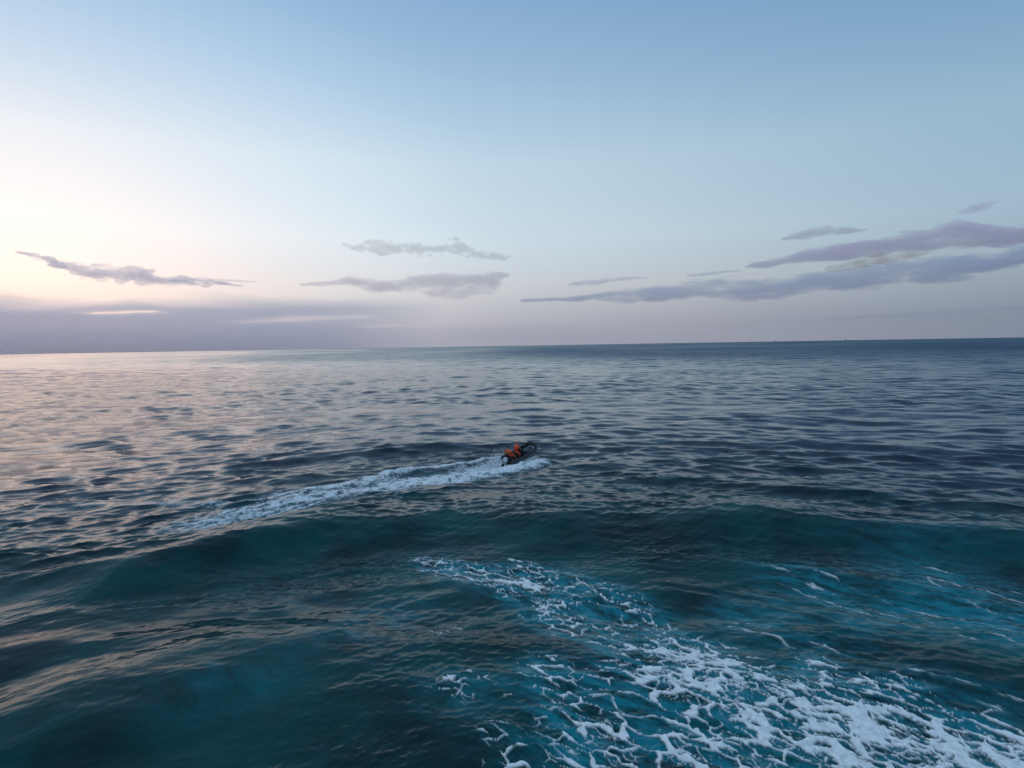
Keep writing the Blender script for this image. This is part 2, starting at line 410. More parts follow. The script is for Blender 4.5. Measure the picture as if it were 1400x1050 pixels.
def water_material():
    m, nt, b = new_mat('sea_water')
    L = nt.links
    at = nt.nodes.new('ShaderNodeAttribute'); at.attribute_name = 'aeration'
    tcn = nt.nodes.new('ShaderNodeTexCoord')
    n1 = nt.nodes.new('ShaderNodeTexNoise'); n1.inputs['Scale'].default_value = 0.22; n1.inputs['Detail'].default_value = 5
    L.new(tcn.outputs['Object'], n1.inputs['Vector'])
    mr = nt.nodes.new('ShaderNodeMapRange'); mr.inputs[1].default_value = 0.40; mr.inputs[2].default_value = 0.78
    L.new(n1.outputs['Fac'], mr.inputs[0])
    mx = nt.nodes.new('ShaderNodeMix'); mx.data_type = 'RGBA'
    mx.inputs[6].default_value = (0.0002, 0.022, 0.027, 1); mx.inputs[7].default_value = (0.0004, 0.098, 0.098, 1)
    L.new(mr.outputs[0], mx.inputs[0])
    mx3 = nt.nodes.new('ShaderNodeMix'); mx3.data_type = 'RGBA'
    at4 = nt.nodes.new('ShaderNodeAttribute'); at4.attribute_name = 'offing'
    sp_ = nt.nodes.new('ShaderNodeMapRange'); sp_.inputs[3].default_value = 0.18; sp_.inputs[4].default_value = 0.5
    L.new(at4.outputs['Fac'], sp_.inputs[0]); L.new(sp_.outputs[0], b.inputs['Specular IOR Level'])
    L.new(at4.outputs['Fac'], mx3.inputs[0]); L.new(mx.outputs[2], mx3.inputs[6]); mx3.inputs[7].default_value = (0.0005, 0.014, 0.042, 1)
    mx2 = nt.nodes.new('ShaderNodeMix'); mx2.data_type = 'RGBA'
    mx2.inputs[7].default_value = (0.004, 0.19, 0.24, 1)
    ml = nt.nodes.new('ShaderNodeMath'); ml.operation = 'MULTIPLY'; ml.inputs[1].default_value = 0.75; ml.use_clamp = True
    L.new(at.outputs['Fac'], ml.inputs[0]); L.new(ml.outputs[0], mx2.inputs[0])
    L.new(mx3.outputs[2], mx2.inputs[6])
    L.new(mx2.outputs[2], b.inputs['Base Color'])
    b.inputs['Roughness'].default_value = 0.10
    b.inputs['IOR'].default_value = 1.333
    # ripples finer than the mesh: tilt the normal by a noise field in world metres
    geo = nt.nodes.new('ShaderNodeNewGeometry')
    acc = geo.outputs['Normal']
    at2 = nt.nodes.new('ShaderNodeAttribute'); at2.attribute_name = 'chop'
    for sc_, amt, st in ((22.0, 0.10, 0), (8.0, 0.14, 0), (2.6, 0.22, 0), (0.6, 0.22, 1)):
        n = nt.nodes.new('ShaderNodeTexNoise'); n.inputs['Scale'].default_value = sc_; n.inputs['Detail'].default_value = 3
        mp = nt.nodes.new('ShaderNodeMapping'); mp.inputs['Scale'].default_value = (0.4, 1.0, 1.0)
        L.new(tcn.outputs['Object'], mp.inputs['Vector']); L.new(mp.outputs[0], n.inputs['Vector'])
        sb = nt.nodes.new('ShaderNodeVectorMath'); sb.operation = 'SUBTRACT'; sb.inputs[1].default_value = (0.5, 0.5, 0.5)
        L.new(n.outputs['Color'], sb.inputs[0])
        scl = nt.nodes.new('ShaderNodeVectorMath'); scl.operation = 'MULTIPLY'; scl.inputs[1].default_value = (amt * 2, amt * 2, 0)
        L.new(sb.outputs[0], scl.inputs[0])
        out = scl.outputs[0]
        s2 = nt.nodes.new('ShaderNodeVectorMath'); s2.operation = 'SCALE'
        L.new(out, s2.inputs[0])
        sel = nt.nodes.new('ShaderNodeSeparateXYZ')
        L.new(at2.outputs['Vector'], sel.inputs[0])
        L.new(at2.outputs['Fac'] if st else at2.outputs['Fac'], s2.inputs['Scale'])
        out = s2.outputs[0]
        ad = nt.nodes.new('ShaderNodeVectorMath'); ad.operation = 'ADD'
        L.new(acc, ad.inputs[0]); L.new(out, ad.inputs[1]); acc = ad.outputs[0]
    # added normal tilt, left and towards the ship, dims reflections far out and right
    at3 = nt.nodes.new('ShaderNodeAttribute'); at3.attribute_name = 'lean'
    cb = nt.nodes.new('ShaderNodeCombineXYZ'); mm_ = nt.nodes.new('ShaderNodeMath'); mm_.operation = 'MULTIPLY'; mm_.inputs[1].default_value = -1
    L.new(at3.outputs['Fac'], mm_.inputs[0]); L.new(mm_.outputs[0], cb.inputs['Y'])
    mx_ = nt.nodes.new('ShaderNodeMath'); mx_.operation = 'MULTIPLY'; mx_.inputs[1].default_value = -0.15
    L.new(at4.outputs['Fac'], mx_.inputs[0]); L.new(mx_.outputs[0], cb.inputs['X'])
    ad = nt.nodes.new('ShaderNodeVectorMath'); ad.operation = 'ADD'
    L.new(acc, ad.inputs[0]); L.new(cb.outputs[0], ad.inputs[1]); acc = ad.outputs[0]
    nm = nt.nodes.new('ShaderNodeVectorMath'); nm.operation = 'NORMALIZE'
    L.new(acc, nm.inputs[0]); L.new(nm.outputs[0], b.inputs['Normal'])
    return m

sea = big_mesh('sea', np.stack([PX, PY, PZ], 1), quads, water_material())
nm_ = Y0 < 60
c_, s_ = math.cos(rad(-33)), math.sin(rad(-33))
ax_, bx_ = X0[nm_] * c_ + Y0[nm_] * s_, -X0[nm_] * s_ + Y0[nm_] * c_
st_ = fbm(ax_ * .7, bx_ * 2.2, 6, 131, .72)
aer[nm_] *= np.clip(.60 + 2.3 * st_, .04, 2.0)
attr(sea, 'aeration', aer)
# share of the chop that the mesh is too coarse to carry grows with distance
ycr = np.interp(X0, CREST[:, 0], CREST[:, 1])
chop = (0.48 - 0.08 * sstep(-1.5, 3, Y0 - ycr)) - 0.10 * sstep(60, 500, np.hypot(X0, Y0))
chop = chop * (1 - .45 * sstep(-2, -8, X0) * sstep(27, 22, Y0))
attr(sea, 'chop', chop)
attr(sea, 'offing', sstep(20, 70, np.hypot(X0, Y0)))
attr(sea, 'lean', 0.19 * sstep(90, 700, np.hypot(X0, Y0)) * (1 + .3 * perlin(X0 / 260., Y0 / 420., 23)))
tag(sea, 'dark teal open sea with wind chop and one long arched swell', kind='structure')

def foam_material():
    m, nt, b = new_mat('sea_foam')
    L = nt.links
    at = nt.nodes.new('ShaderNodeAttribute'); at.attribute_name = 'cover'
    n = nt.nodes.new('ShaderNodeTexNoise'); n.inputs['Scale'].default_value = 14; n.inputs['Detail'].default_value = 4
    t = nt.nodes.new('ShaderNodeTexCoord'); L.new(t.outputs['Object'], n.inputs['Vector'])
    mr = nt.nodes.new('ShaderNodeMapRange'); mr.inputs[1].default_value = 0.3; mr.inputs[2].default_value = 0.6
    mr.inputs[3].default_value = 0.86; mr.inputs[4].default_value = 1.0
    L.new(n.outputs['Fac'], mr.inputs[0])
    ml = nt.nodes.new('ShaderNodeMath'); ml.operation = 'MULTIPLY'; ml.use_clamp = True
    L.new(at.outputs['Fac'], ml.inputs[0]); L.new(mr.outputs[0], ml.inputs[1])
    L.new(ml.outputs[0], b.inputs['Alpha'])
    b.inputs['Base Color'].default_value = (0.92, 0.94, 0.95, 1)
    b.inputs['Roughness'].default_value = 0.75
    b.inputs['Specular IOR Level'].default_value = 0.2
    return m

FOAM = foam_material()
dens = foam.reshape(nr, nc)
def foam_sheet(name, mask2d, lift, thick):
    d = np.where(mask2d, dens, 0)
    keep = (np.maximum.reduce([d[:-1, :-1], d[:-1, 1:], d[1:, 1:], d[1:, :-1]]) > 0.03).ravel()
    q = quads[keep]
    used, inv = np.unique(q, return_inverse=True)
    co = np.stack([PX[used], PY[used], PZ[used] + lift + thick * foam[used]], 1)
    o = big_mesh(name, co, inv.reshape(-1, 4), FOAM)
    attr(o, 'cover', foam[used])
    return o

w2 = isw.reshape(nr, nc)
fo = foam_sheet('foam_patch', ~w2, 0.006, 0.06)
tag(fo, 'lacy white foam spread over the dark water in the right foreground', 'foam', kind='stuff')
wf = foam_sheet('boat_wake', w2, 0.02, 0.05)
tag(wf, 'white churned wake trailing behind the inflatable boat', 'wake', kind='stuff')
print('sea tris', len(quads) * 2, 'foam', len(fo.data.polygons) * 2, 'wake', len(wf.data.polygons) * 2)

# ------------------------------------------------------------------ clouds: lumpy slabs of thin mist, far out over the sea
def cloud_material(name, dens_, col, aniso):
    m = bpy.data.materials.new(name); m.use_nodes = True
    nt = m.node_tree; nt.nodes.clear()
    o = nt.nodes.new('ShaderNodeOutputMaterial')
    v = nt.nodes.new('ShaderNodeVolumePrincipled')
    v.inputs['Color'].default_value = (*col, 1)
    v.inputs['Density'].default_value = dens_
    v.inputs['Anisotropy'].default_value = aniso
    nt.links.new(v.outputs[0], o.inputs['Volume'])
    return m

def cloud(label, D, stroke, T, od, rough=0.9, sx=1.0, sz=1.0, seed=0, col=(.92, .92, .95), aniso=0.2, power=1.35, cell=None, soft=1.0, holes=()):
    st = np.array([p if len(p) == 4 else (*p, 1.0) for p in stroke], float)
    pad = st[:, 2].max() * 1.6
    x0, x1 = st[:, 0].min() - pad * 1.5, st[:, 0].max() + pad * 1.5
    z0, z1 = max((st[:, 1] - st[:, 2]).min() - pad * .8, -60), (st[:, 1] + st[:, 2]).max() + pad * .8
    cell = cell or D / 640
    gx = np.arange(x0, x1, cell); gz = np.arange(z0, z1, cell * .75)
    Xc, Zc = np.meshgrid(gx, gz, indexing='ij')
    h = st[:, 2].mean()
    nx, nz = Xc / (h * 6.0 * sx), Zc / (h * 1.7 * sz)
    wz = Zc + h * 0.55 * rough * fbm(nx, nz, 5, seed + 3); wx = Xc + h * 1.6 * rough * fbm(nx + 9, nz, 4, seed + 7)
    best = np.full(Xc.shape, -9.0); stren = np.ones(Xc.shape)
    for i in range(len(st) - 1):
        a, b = st[i], st[i + 1]
        dx, dz = b[0] - a[0], b[1] - a[1]
        L2 = dx * dx + dz * dz
        t = np.clip(((wx - a[0]) * dx + (wz - a[1]) * dz) / L2, 0, 1)
        w = a[2] + t * (b[2] - a[2])
        d = np.hypot((wx - a[0] - t * dx) * 0.55, wz - a[1] - t * dz) / w
        stren = np.where(1 - d * d > best, a[3] + t * (b[3] - a[3]), stren)
        best = np.maximum(best, 1 - d * d)
    for hx0, hx1, hz, hh in holes:
        best -= .6 * np.exp(-((wz - hz) / hh) ** 2) * sstep(hx0, hx0 + .3 * (hx1 - hx0), wx) * sstep(hx1, hx1 - .3 * (hx1 - hx0), wx)
    n = fbm(nx * 1.4 + 3, nz * 1.4, 6, seed + 11, 0.66)
    t = np.clip((best * soft + rough * 1.1 * n), 0, 1.0) ** power * stren
    t[0, :] = t[-1, :] = 0; t[:, 0] = 0; t[:, -1] = 0
    on = t > 0.004
    cellon = on[:-1, :-1] | on[1:, :-1] | on[1:, 1:] | on[:-1, 1:]
    nx_, nz_ = Xc.shape
    ids = np.arange(nx_ * nz_).reshape(nx_, nz_)
    q = np.stack([ids[:-1, :-1], ids[1:, :-1], ids[1:, 1:], ids[:-1, 1:]], -1)[cellon]
    nv = nx_ * nz_
    tt = (t * T * 0.5).ravel()
    lump = (0.35 * T * perlin(nx * .7, nz * .3, seed + 20)).ravel()
    front = np.stack([Xc.ravel(), D - tt + lump, Zc.ravel()], 1)
    back = np.stack([Xc.ravel(), D + tt + 0.5 + lump, Zc.ravel()], 1)
    # boundary walls so that the shell is closed
    edges = {}
    e = np.concatenate([q[:, [0, 1]], q[:, [1, 2]], q[:, [2, 3]], q[:, [3, 0]]])
    key = np.sort(e, 1); k1 = key[:, 0].astype(np.int64) * nv + key[:, 1]
    u, first, cnt = np.unique(k1, return_index=True, return_counts=True)
    be = e[first[cnt == 1]]
    walls = np.stack([be[:, 1], be[:, 0], be[:, 0] + nv, be[:, 1] + nv], -1)
    allq = np.concatenate([q, q[:, ::-1] + nv, walls])
    used, inv = np.unique(allq, return_inverse=True)
    co = np.concatenate([front, back])[used]
    o = big_mesh('cloud', co, inv.reshape(-1, 4), cloud_material('cloud_mist', 1.15 * od / T, col, aniso))
    tag(o, label, 'cloud')
    return o


LAV = (.88, .88, 1.0)
SUNSET_MAUVE = (1.0, .82, .93)  # sunset pink on the clouds is put into this colour
cloud('broad lavender cloud bank lying low along the left horizon', 26000, [(-36000, 800, 2000), (-26445, 800, 2050), (-22577, 780, 2000), (-20646, 700, 1850), (-18387, 640, 1840), (-14499, 640, 1820, .95), (-10279, 640, 1800, .85), (-7600, 640, 1760, .7), (-5600, 640, 1650, .35), (-3000, 600, 1500, .0)], 1500, 1.05, rough=.6, sx=1.5, sz=.8, seed=1, col=(.90, .92, 1.0), soft=1.7, aniso=.5, holes=[(-13500, -4500, 1330, 150), (-19000, -14500, 1750, 90), (-7500, -2500, 950, 120)])
cloud('faint lavender haze cloud along the horizon below the centre clouds', 28500, [(-30000, 250, 900), (-17095, 300, 950), (-10241, 330, 950), (-3387, 330, 880), (2093, 300, 760, .8), (6520, 250, 600, .4), (12000, 200, 500, 0)], 1500, .34, rough=.35, sx=3, seed=5, col=(.95, .88, .98), soft=.9, aniso=.4)
cloud('ragged blue grey streak of cloud high above the left cloud bank', 19000, [(-15516, 3201, 71), (-14712, 2957, 119), (-13911, 2642, 190), (-12863, 2508, 309), (-11920, 2563, 261), (-11816, 2328, 214), (-10996, 2269, 166), (-9823, 2203, 119), (-8768, 2139, 48)], 500, .85, rough=1.5, sx=.6, sz=.8, seed=9, col=LAV, aniso=.5)
cloud('thin faint wisps of cloud just right of the ragged left streak', 21000, [(-12000, 2500, 60), (-11097, 2560, 80), (-10164, 2480, 60), (-9000, 2420, 40)], 200, .3, rough=1.2, sx=2, seed=13, col=LAV)
cloud('broken fluffy pale pink cloud high above the boat', 20500, [(-5434, 3495, 102), (-4599, 3506, 282), (-3843, 3419, 231), (-2959, 3355, 231), (-1945, 3438, 231), (-1192, 3176, 231), (-181, 3060, 128)], 500, .45, rough=1.9, seed=17, sx=.45, sz=.7, col=(1, .86, .80), aniso=.45)  # pink of the low sun tinted into the mist
cloud('soft mauve cloud just below the fluffy pink one', 22000, [(-7704, 2381, 82), (-6200, 2519, 165), (-4573, 2277, 248), (-3208, 2362, 412), (-2120, 2291, 522), (-1164, 2356, 440), (-206, 2637, 82)], 700, .6, rough=1.15, seed=21, col=(1, .84, .91), aniso=.4)  # mauve sunset light mixed into the cloud colour
cloud('mauve cloud band rising to the right edge, upper of the two', 20000, [(7980, 2609, 60), (9461, 2829, 220), (10943, 2903, 260), (12420, 3123, 300), (13897, 3294, 460), (15125, 3440, 520), (16359, 3430, 430), (17833, 3560, 450), (19796, 3720, 430), (23000, 3900, 430)], 700, .85, rough=1.45, sx=1.3, seed=25, col=SUNSET_MAUVE)
cloud('long grey blue cloud band at right, lower of the two', 18500, [(548, 1412, 69), (1880, 1459, 130), (3717, 1520, 190), (5553, 1627, 340), (7389, 1642, 420), (9223, 1749, 430), (11053, 1946, 430), (12424, 2105, 430), (13793, 2265, 430), (15390, 2400, 420), (16528, 2520, 380), (18349, 2680, 330), (21500, 2850, 330)], 700, .85, rough=1.5, sx=1.3, seed=29, col=LAV, holes=[(12500, 19000, 2080, 110)])
cloud('bright peach coloured puff between the two right cloud bands', 17200, [(9300, 2075, 68), (9900, 2180, 140), (10600, 2300, 180), (11321, 2400, 160), (11986, 2480, 80)], 700, .55, rough=1.3, seed=33, sx=.4, sz=.7, col=(1, .78, .66), aniso=0.0)  # peach sunlight carried by the scatter colour
cloud('small mauve cloud standing alone above the right cloud bands', 21000, [(9769, 3638, 79), (10440, 3755, 236), (11215, 3870, 184), (12559, 3925, 52)], 500, .6, rough=1.1, seed=37, col=SUNSET_MAUVE)
cloud('smallest pink grey cloud, highest of all near the right edge', 23000, [(17420, 4879, 86), (17926, 4983, 201), (18430, 5113, 172), (18821, 5246, 58)], 400, .34, rough=1.1, seed=41, col=SUNSET_MAUVE)
cloud('thin grey sliver of cloud above the left tip of the lower right band', 20000, [(2087, 2043, 75), (2905, 2103, 125), (3773, 2212, 75), (4640, 2247, 25)], 300, .42, rough=1.0, seed=45, col=LAV)
cloud('short faint cloud sliver between lower right band and lone mauve cloud', 20000, [(6052, 2273, 50), (6745, 2335, 75), (7784, 2416, 25)], 250, .45, rough=.9, seed=49, col=LAV)
cloud('faint flat cloud streak low above the right horizon', 27000, [(14494, 999, 68), (16508, 1066, 101), (18858, 1128, 135), (21204, 1290, 135), (23550, 1385, 169), (26232, 1475, 135), (30000, 1500, 135)], 500, .22, rough=.9, seed=53, sx=2, col=LAV)

# ------------------------------------------------------------------ the inflatable boat
def sweep(path, radii, seg=12, cap=True):
    P = [Vector(p) for p in path]; V = []; Fc = []
    up = Vector((0, 0, 1))
    for i, p in enumerate(P):
        t = (P[min(i + 1, len(P) - 1)] - P[max(i - 1, 0)]).normalized()
        a = t.cross(up)
        a = a.normalized() if a.length > 1e-4 else Vector((1, 0, 0))
        b = a.cross(t).normalized()
        r = radii[i] if hasattr(radii, '__len__') else radii
        for k in range(seg):
            th = 2 * math.pi * k / seg
            V.append(p + a * (r * math.cos(th)) + b * (r * math.sin(th)))
    for i in range(len(P) - 1):
        for k in range(seg):
            k2 = (k + 1) % seg
            Fc.append((i * seg + k, i * seg + k2, (i + 1) * seg + k2, (i + 1) * seg + k))
    if cap:
        Fc.append(tuple(range(seg))[::-1]); Fc.append(tuple((len(P) - 1) * seg + k for k in range(seg)))
    return V, Fc

def loft(sections, close=True):
    n = len(sections[0]); V = [v for s_ in sections for v in s_]; Fc = []
    for i in range(len(sections) - 1):
        for k in range(n if close else n - 1):
            k2 = (k + 1) % n
            Fc.append((i * n + k, i * n + k2, (i + 1) * n + k2, (i + 1) * n + k))
    if close:
        Fc.append(tuple(range(n))[::-1]); Fc.append(tuple((len(sections) - 1) * n + k for k in range(n)))
    return V, Fc

def rbox(name, size, loc, mat, parent, bev=0.03, taper=(1, 1), shear=0.0, rot=(0, 0, 0)):
    bm = bmesh.new()
    bmesh.ops.create_cube(bm, size=1.0)
    for v in bm.verts:
        v.co = Vector((v.co.x * size[0], v.co.y * size[1], v.co.z * size[2]))
        if v.co.z > 0: v.co.x *= taper[0]; v.co.y *= taper[1]; v.co.x += shear
    bmesh.ops.bevel(bm, geom=bm.edges[:], offset=bev, segments=3, profile=0.5, affect='EDGES')
    me = bpy.data.meshes.new(name); bm.to_mesh(me); bm.free()
    me.polygons.foreach_set('use_smooth', [True] * len(me.polygons))
    me.materials.append(mat)
    o = bpy.data.objects.new(name, me); COL.objects.link(o)
    o.parent = parent; o.location = loc; o.rotation_euler = rot
    return o

def swept(name, path, r, mat, parent, seg=10):
    V, Fc = sweep(path, r, seg)
    return mesh_obj(name, V, Fc, mat, parent)

M_TUBE = paint('navy_rubber', (0.010, 0.013, 0.022), 0.75)
M_HULL = paint('dark_hull', (0.02, 0.026, 0.04), 0.35)
M_BLACK = paint('black_fitting', (0.008, 0.008, 0.010), 0.4)
M_GREY = paint('grey_deck', (0.10, 0.11, 0.12), 0.7)
M_COWL = paint('pale_cowling', (0.50, 0.56, 0.62), 0.3)
M_STEEL = paint('steel', (0.35, 0.36, 0.38), 0.3, 0.9)
M_STRAKE = paint('grey_strake', (0.16, 0.17, 0.19), 0.5)
M_GLASS = paint('smoked_screen', (0.03, 0.035, 0.04), 0.1)
M_SEAT = paint('seat_vinyl', (0.020, 0.026, 0.026), 0.55)
M_ORANGE = paint('orange_suit', (1.0, 0.105, 0.035), 0.6, var=.2, scale=9)
M_RED = paint('red_hood', (1.0, 0.06, 0.035), 0.6)
M_VEST = paint('orange_vest', (1.0, 0.19, 0.04), 0.55, var=.2, scale=9)
M_STRAP = paint('black_strap', (0.012, 0.012, 0.014), 0.6)
M_SKIN = paint('skin', (0.34, 0.18, 0.12), 0.5)
M_HAIR = paint('dark_hair', (0.012, 0.010, 0.009), 0.5)
M_BOOT = paint('dark_boot', (0.02, 0.02, 0.022), 0.5)
M_EYE = paint('eye', (0.02, 0.02, 0.02), 0.2)

BOAT_XY = (0.38, 51.4)
_p = ocean(np.linspace(-2.2, 2.2, 9) * 0.6 + BOAT_XY[0], np.linspace(-2.2, 2.2, 9) * 0.8 + BOAT_XY[1], np.full(9, 0.4))
BOAT_Z = float(np.mean(_p[2])) + 0.12
boat = bpy.data.objects.new('inflatable_boat', None); COL.objects.link(boat)
boat.location = (*BOAT_XY, BOAT_Z)
boat.rotation_euler = (rad(3), rad(-6.5), rad(57))
boat.scale = (.93, .93, .93)
tag(boat, 'dark rigid inflatable boat with twin pale outboards speeding across the sea', 'boat')

# tube collar
def collar(off=0.0):
    pts = []
    for x in np.linspace(-2.75, 0.9, 12): pts.append((x, 0.92, 0.42 + 0.012 * (x + 2.4)))
    for a in np.linspace(0, 90, 11)[1:]:
        t = rad(a)
        pts.append((0.9 + 1.9 * math.sin(t), 0.92 * math.cos(t) ** 0.8, 0.46 + 0.42 * math.sin(t) ** 2))
    return pts + [(x, -y, z) for x, y, z in pts[-2::-1]]
pc = collar()
rr = [0.215] * len(pc)
for i_, v_ in ((0, .05), (1, .17), (2, .205)): rr[i_] = v_; rr[-1 - i_] = v_
for i_ in range(15, len(pc) - 15): rr[i_] = 0.185
tube = swept('tube', pc, rr, M_TUBE, boat, 14)
def ring_off(side, up):
    out = []
    for i_, p in enumerate(pc[2:-2]):
        a = Vector(pc[i_ + 3]) - Vector(pc[i_ + 1]); n_ = Vector((a.y, -a.x, 0)).normalized()
        if n_.dot(Vector((p[0] + 0.0, p[1], 0)) - Vector((-0.2, 0, 0))) < 0: n_ = -n_
        out.append(Vector(p) + n_ * side + Vector((0, 0, up)))
    return out
swept('rubbing_strake', ring_off(0.205, 0.0), 0.035, M_STRAKE, tube, 6)
gl = ring_off(0.14, 0.165)
rope = []
for i_ in range(len(gl) - 1):
    for f_ in (0, .25, .5, .75):
        p = gl[i_].lerp(gl[i_ + 1], f_); p.z -= 0.05 * math.sin(math.pi * f_); rope.append(p)
swept('grab_line', rope, 0.014, M_STRAKE, tube, 5)
# V hull
secs = []
for x, hb, zc, zk in ((-2.3, .80, .22, -.22), (-1.2, .80, .24, -.24), (0.2, .78, .28, -.20), (1.2, .66, .36, -.06), (2.0, .42, .50, .20), (2.5, .16, .66, .48)):
    secs.append([(x, hb, zc), (x, hb * .82, zc - .12), (x, 0, zk), (x, -hb * .82, zc - .12), (x, -hb, zc), (x, 0, zc + .005)])
V, Fc = loft(secs); mesh_obj('hull', V, Fc, M_HULL, boat, smooth=False)
V, Fc = loft([[(x, h, z), (x, -h, z), (x, -h, z - .03), (x, h, z - .03)] for x, h, z in ((-2.2, .72, .27), (.9, .70, .31), (1.7, .46, .40), (2.2, .2, .52))])
mesh_obj('deck', V, Fc, M_GREY, boat, smooth=False)
rbox('transom', (.08, 1.36, .55), (-2.28, 0, .40), M_HULL, boat, .02)
con = rbox('console', (.46, .62, .78), (.62, 0, .70), M_HULL, boat, .05, taper=(.7, .85), shear=-.06)
V, Fc = loft([[(.02 - .04 * abs(y) * 4, y, .36), (.10 - .04 * abs(y) * 4, y, .36), (-.03 - .04 * abs(y) * 4, y, .64), (-.05 - .04 * abs(y) * 4, y, .64)] for y in np.linspace(-.26, .26, 7)])
mesh_obj('windscreen', V, Fc, M_GLASS, con)
wh = [(-.30 + .07 * math.sin(t), .17 * math.cos(t), .30 + .16 * math.sin(t)) for t in np.linspace(0, 2 * math.pi, 17)]
V, Fc = sweep(wh, .014, 6, False); mesh_obj('steering_wheel', V, Fc, M_BLACK, con)
for x, ln in ((-.32, .72), (-1.42, .60)):
    se = rbox('seat', (ln, .34, .44), (x, 0, .50), M_SEAT, boat, .05, taper=(.95, .8))
    rbox('cushion', (ln * .98, .36, .10), (0, 0, .265), M_BLACK, se, .04)
    rbox('backrest', (.09, .34, .30), (-ln * .47, 0, .42), M_SEAT, se, .035, rot=(0, rad(-12), 0))
rbox('bow_locker', (.55, .60, .26), (1.55, 0, .54), M_GREY, boat, .05, taper=(.85, .7))
hoop = [(1.45 + .30 * math.sin(t), .62 * math.cos(t), .66 + .62 * math.sin(t) ** .8) for t in np.linspace(0, math.pi, 19)]
swept('bow_rail', hoop, .036, M_BLACK, boat, 8)
hoop2 = [(2.0 + .32 * math.sin(t), .40 * math.cos(t), .78 + .46 * math.sin(t) ** .8) for t in np.linspace(0, math.pi, 17)]
swept('bow_rail', hoop2, .034, M_BLACK, boat, 8)
for y in (-.36, .36):
    V, Fc = loft([[(x + sx_ * .11 * k, yy * k2, z) for sx_, yy in ((-1, -.10), (-.4, -.15), (.5, -.15), (1, -.09), (1, .09), (.5, .15), (-.4, .15), (-1, .10))]
                  for x, k, k2, z in ((-2.60, 1.3, .8, .55), (-2.62, 1.9, 1.12, .62), (-2.64, 2.1, 1.2, .80), (-2.62, 2.0, 1.1, .95), (-2.58, 1.4, .75, 1.03))])
    en = bpy.data.objects.new('outboard_motor', None); COL.objects.link(en); en.parent = boat; en.location = (0, y, .04)
    mesh_obj('cowling', V, Fc, M_COWL, en)
    V, Fc = loft([[(x - a, -.07 * w, z), (x + a, -.07 * w, z), (x + a, .07 * w, z), (x - a, .07 * w, z)] for x, a, w, z in ((-2.62, .16, 1.2, .56), (-2.64, .12, 1.0, .2), (-2.68, .11, .8, -.15), (-2.70, .14, .5, -.30))])
    mesh_obj('drive_leg', V, Fc, M_COWL, en, smooth=False)
    swept('gearcase', [(-2.95, 0, -.33), (-2.85, 0, -.33), (-2.6, 0, -.33), (-2.45, 0, -.33)], [.03, .07, .08, .02], M_COWL, en, 8)
    rbox('clamp_bracket', (.22, .22, .34), (-2.42, 0, .42), M_BLACK, en, .03)
    PV = []; PF = []
    for k in range(3):
        t = 2 * math.pi * k / 3; b_ = len(PV)
        for rr_, da in ((.04, -.3), (.17, -.35), (.18, .35), (.04, .3)):
            PV.append((-3.0 + da * .08, rr_ * math.cos(t + da), -.33 + rr_ * math.sin(t + da)))
        for v in PV[b_:b_ + 4]: PV.append((v[0] - .012, v[1], v[2]))
        PF += [(b_, b_ + 1, b_ + 2, b_ + 3), (b_ + 7, b_ + 6, b_ + 5, b_ + 4)] + [(b_ + i_, b_ + 4 + i_, b_ + 4 + (i_ + 1) % 4, b_ + (i_ + 1) % 4) for i_ in range(4)]
    mesh_obj('propeller', PV, PF, M_STEEL, en, smooth=False)

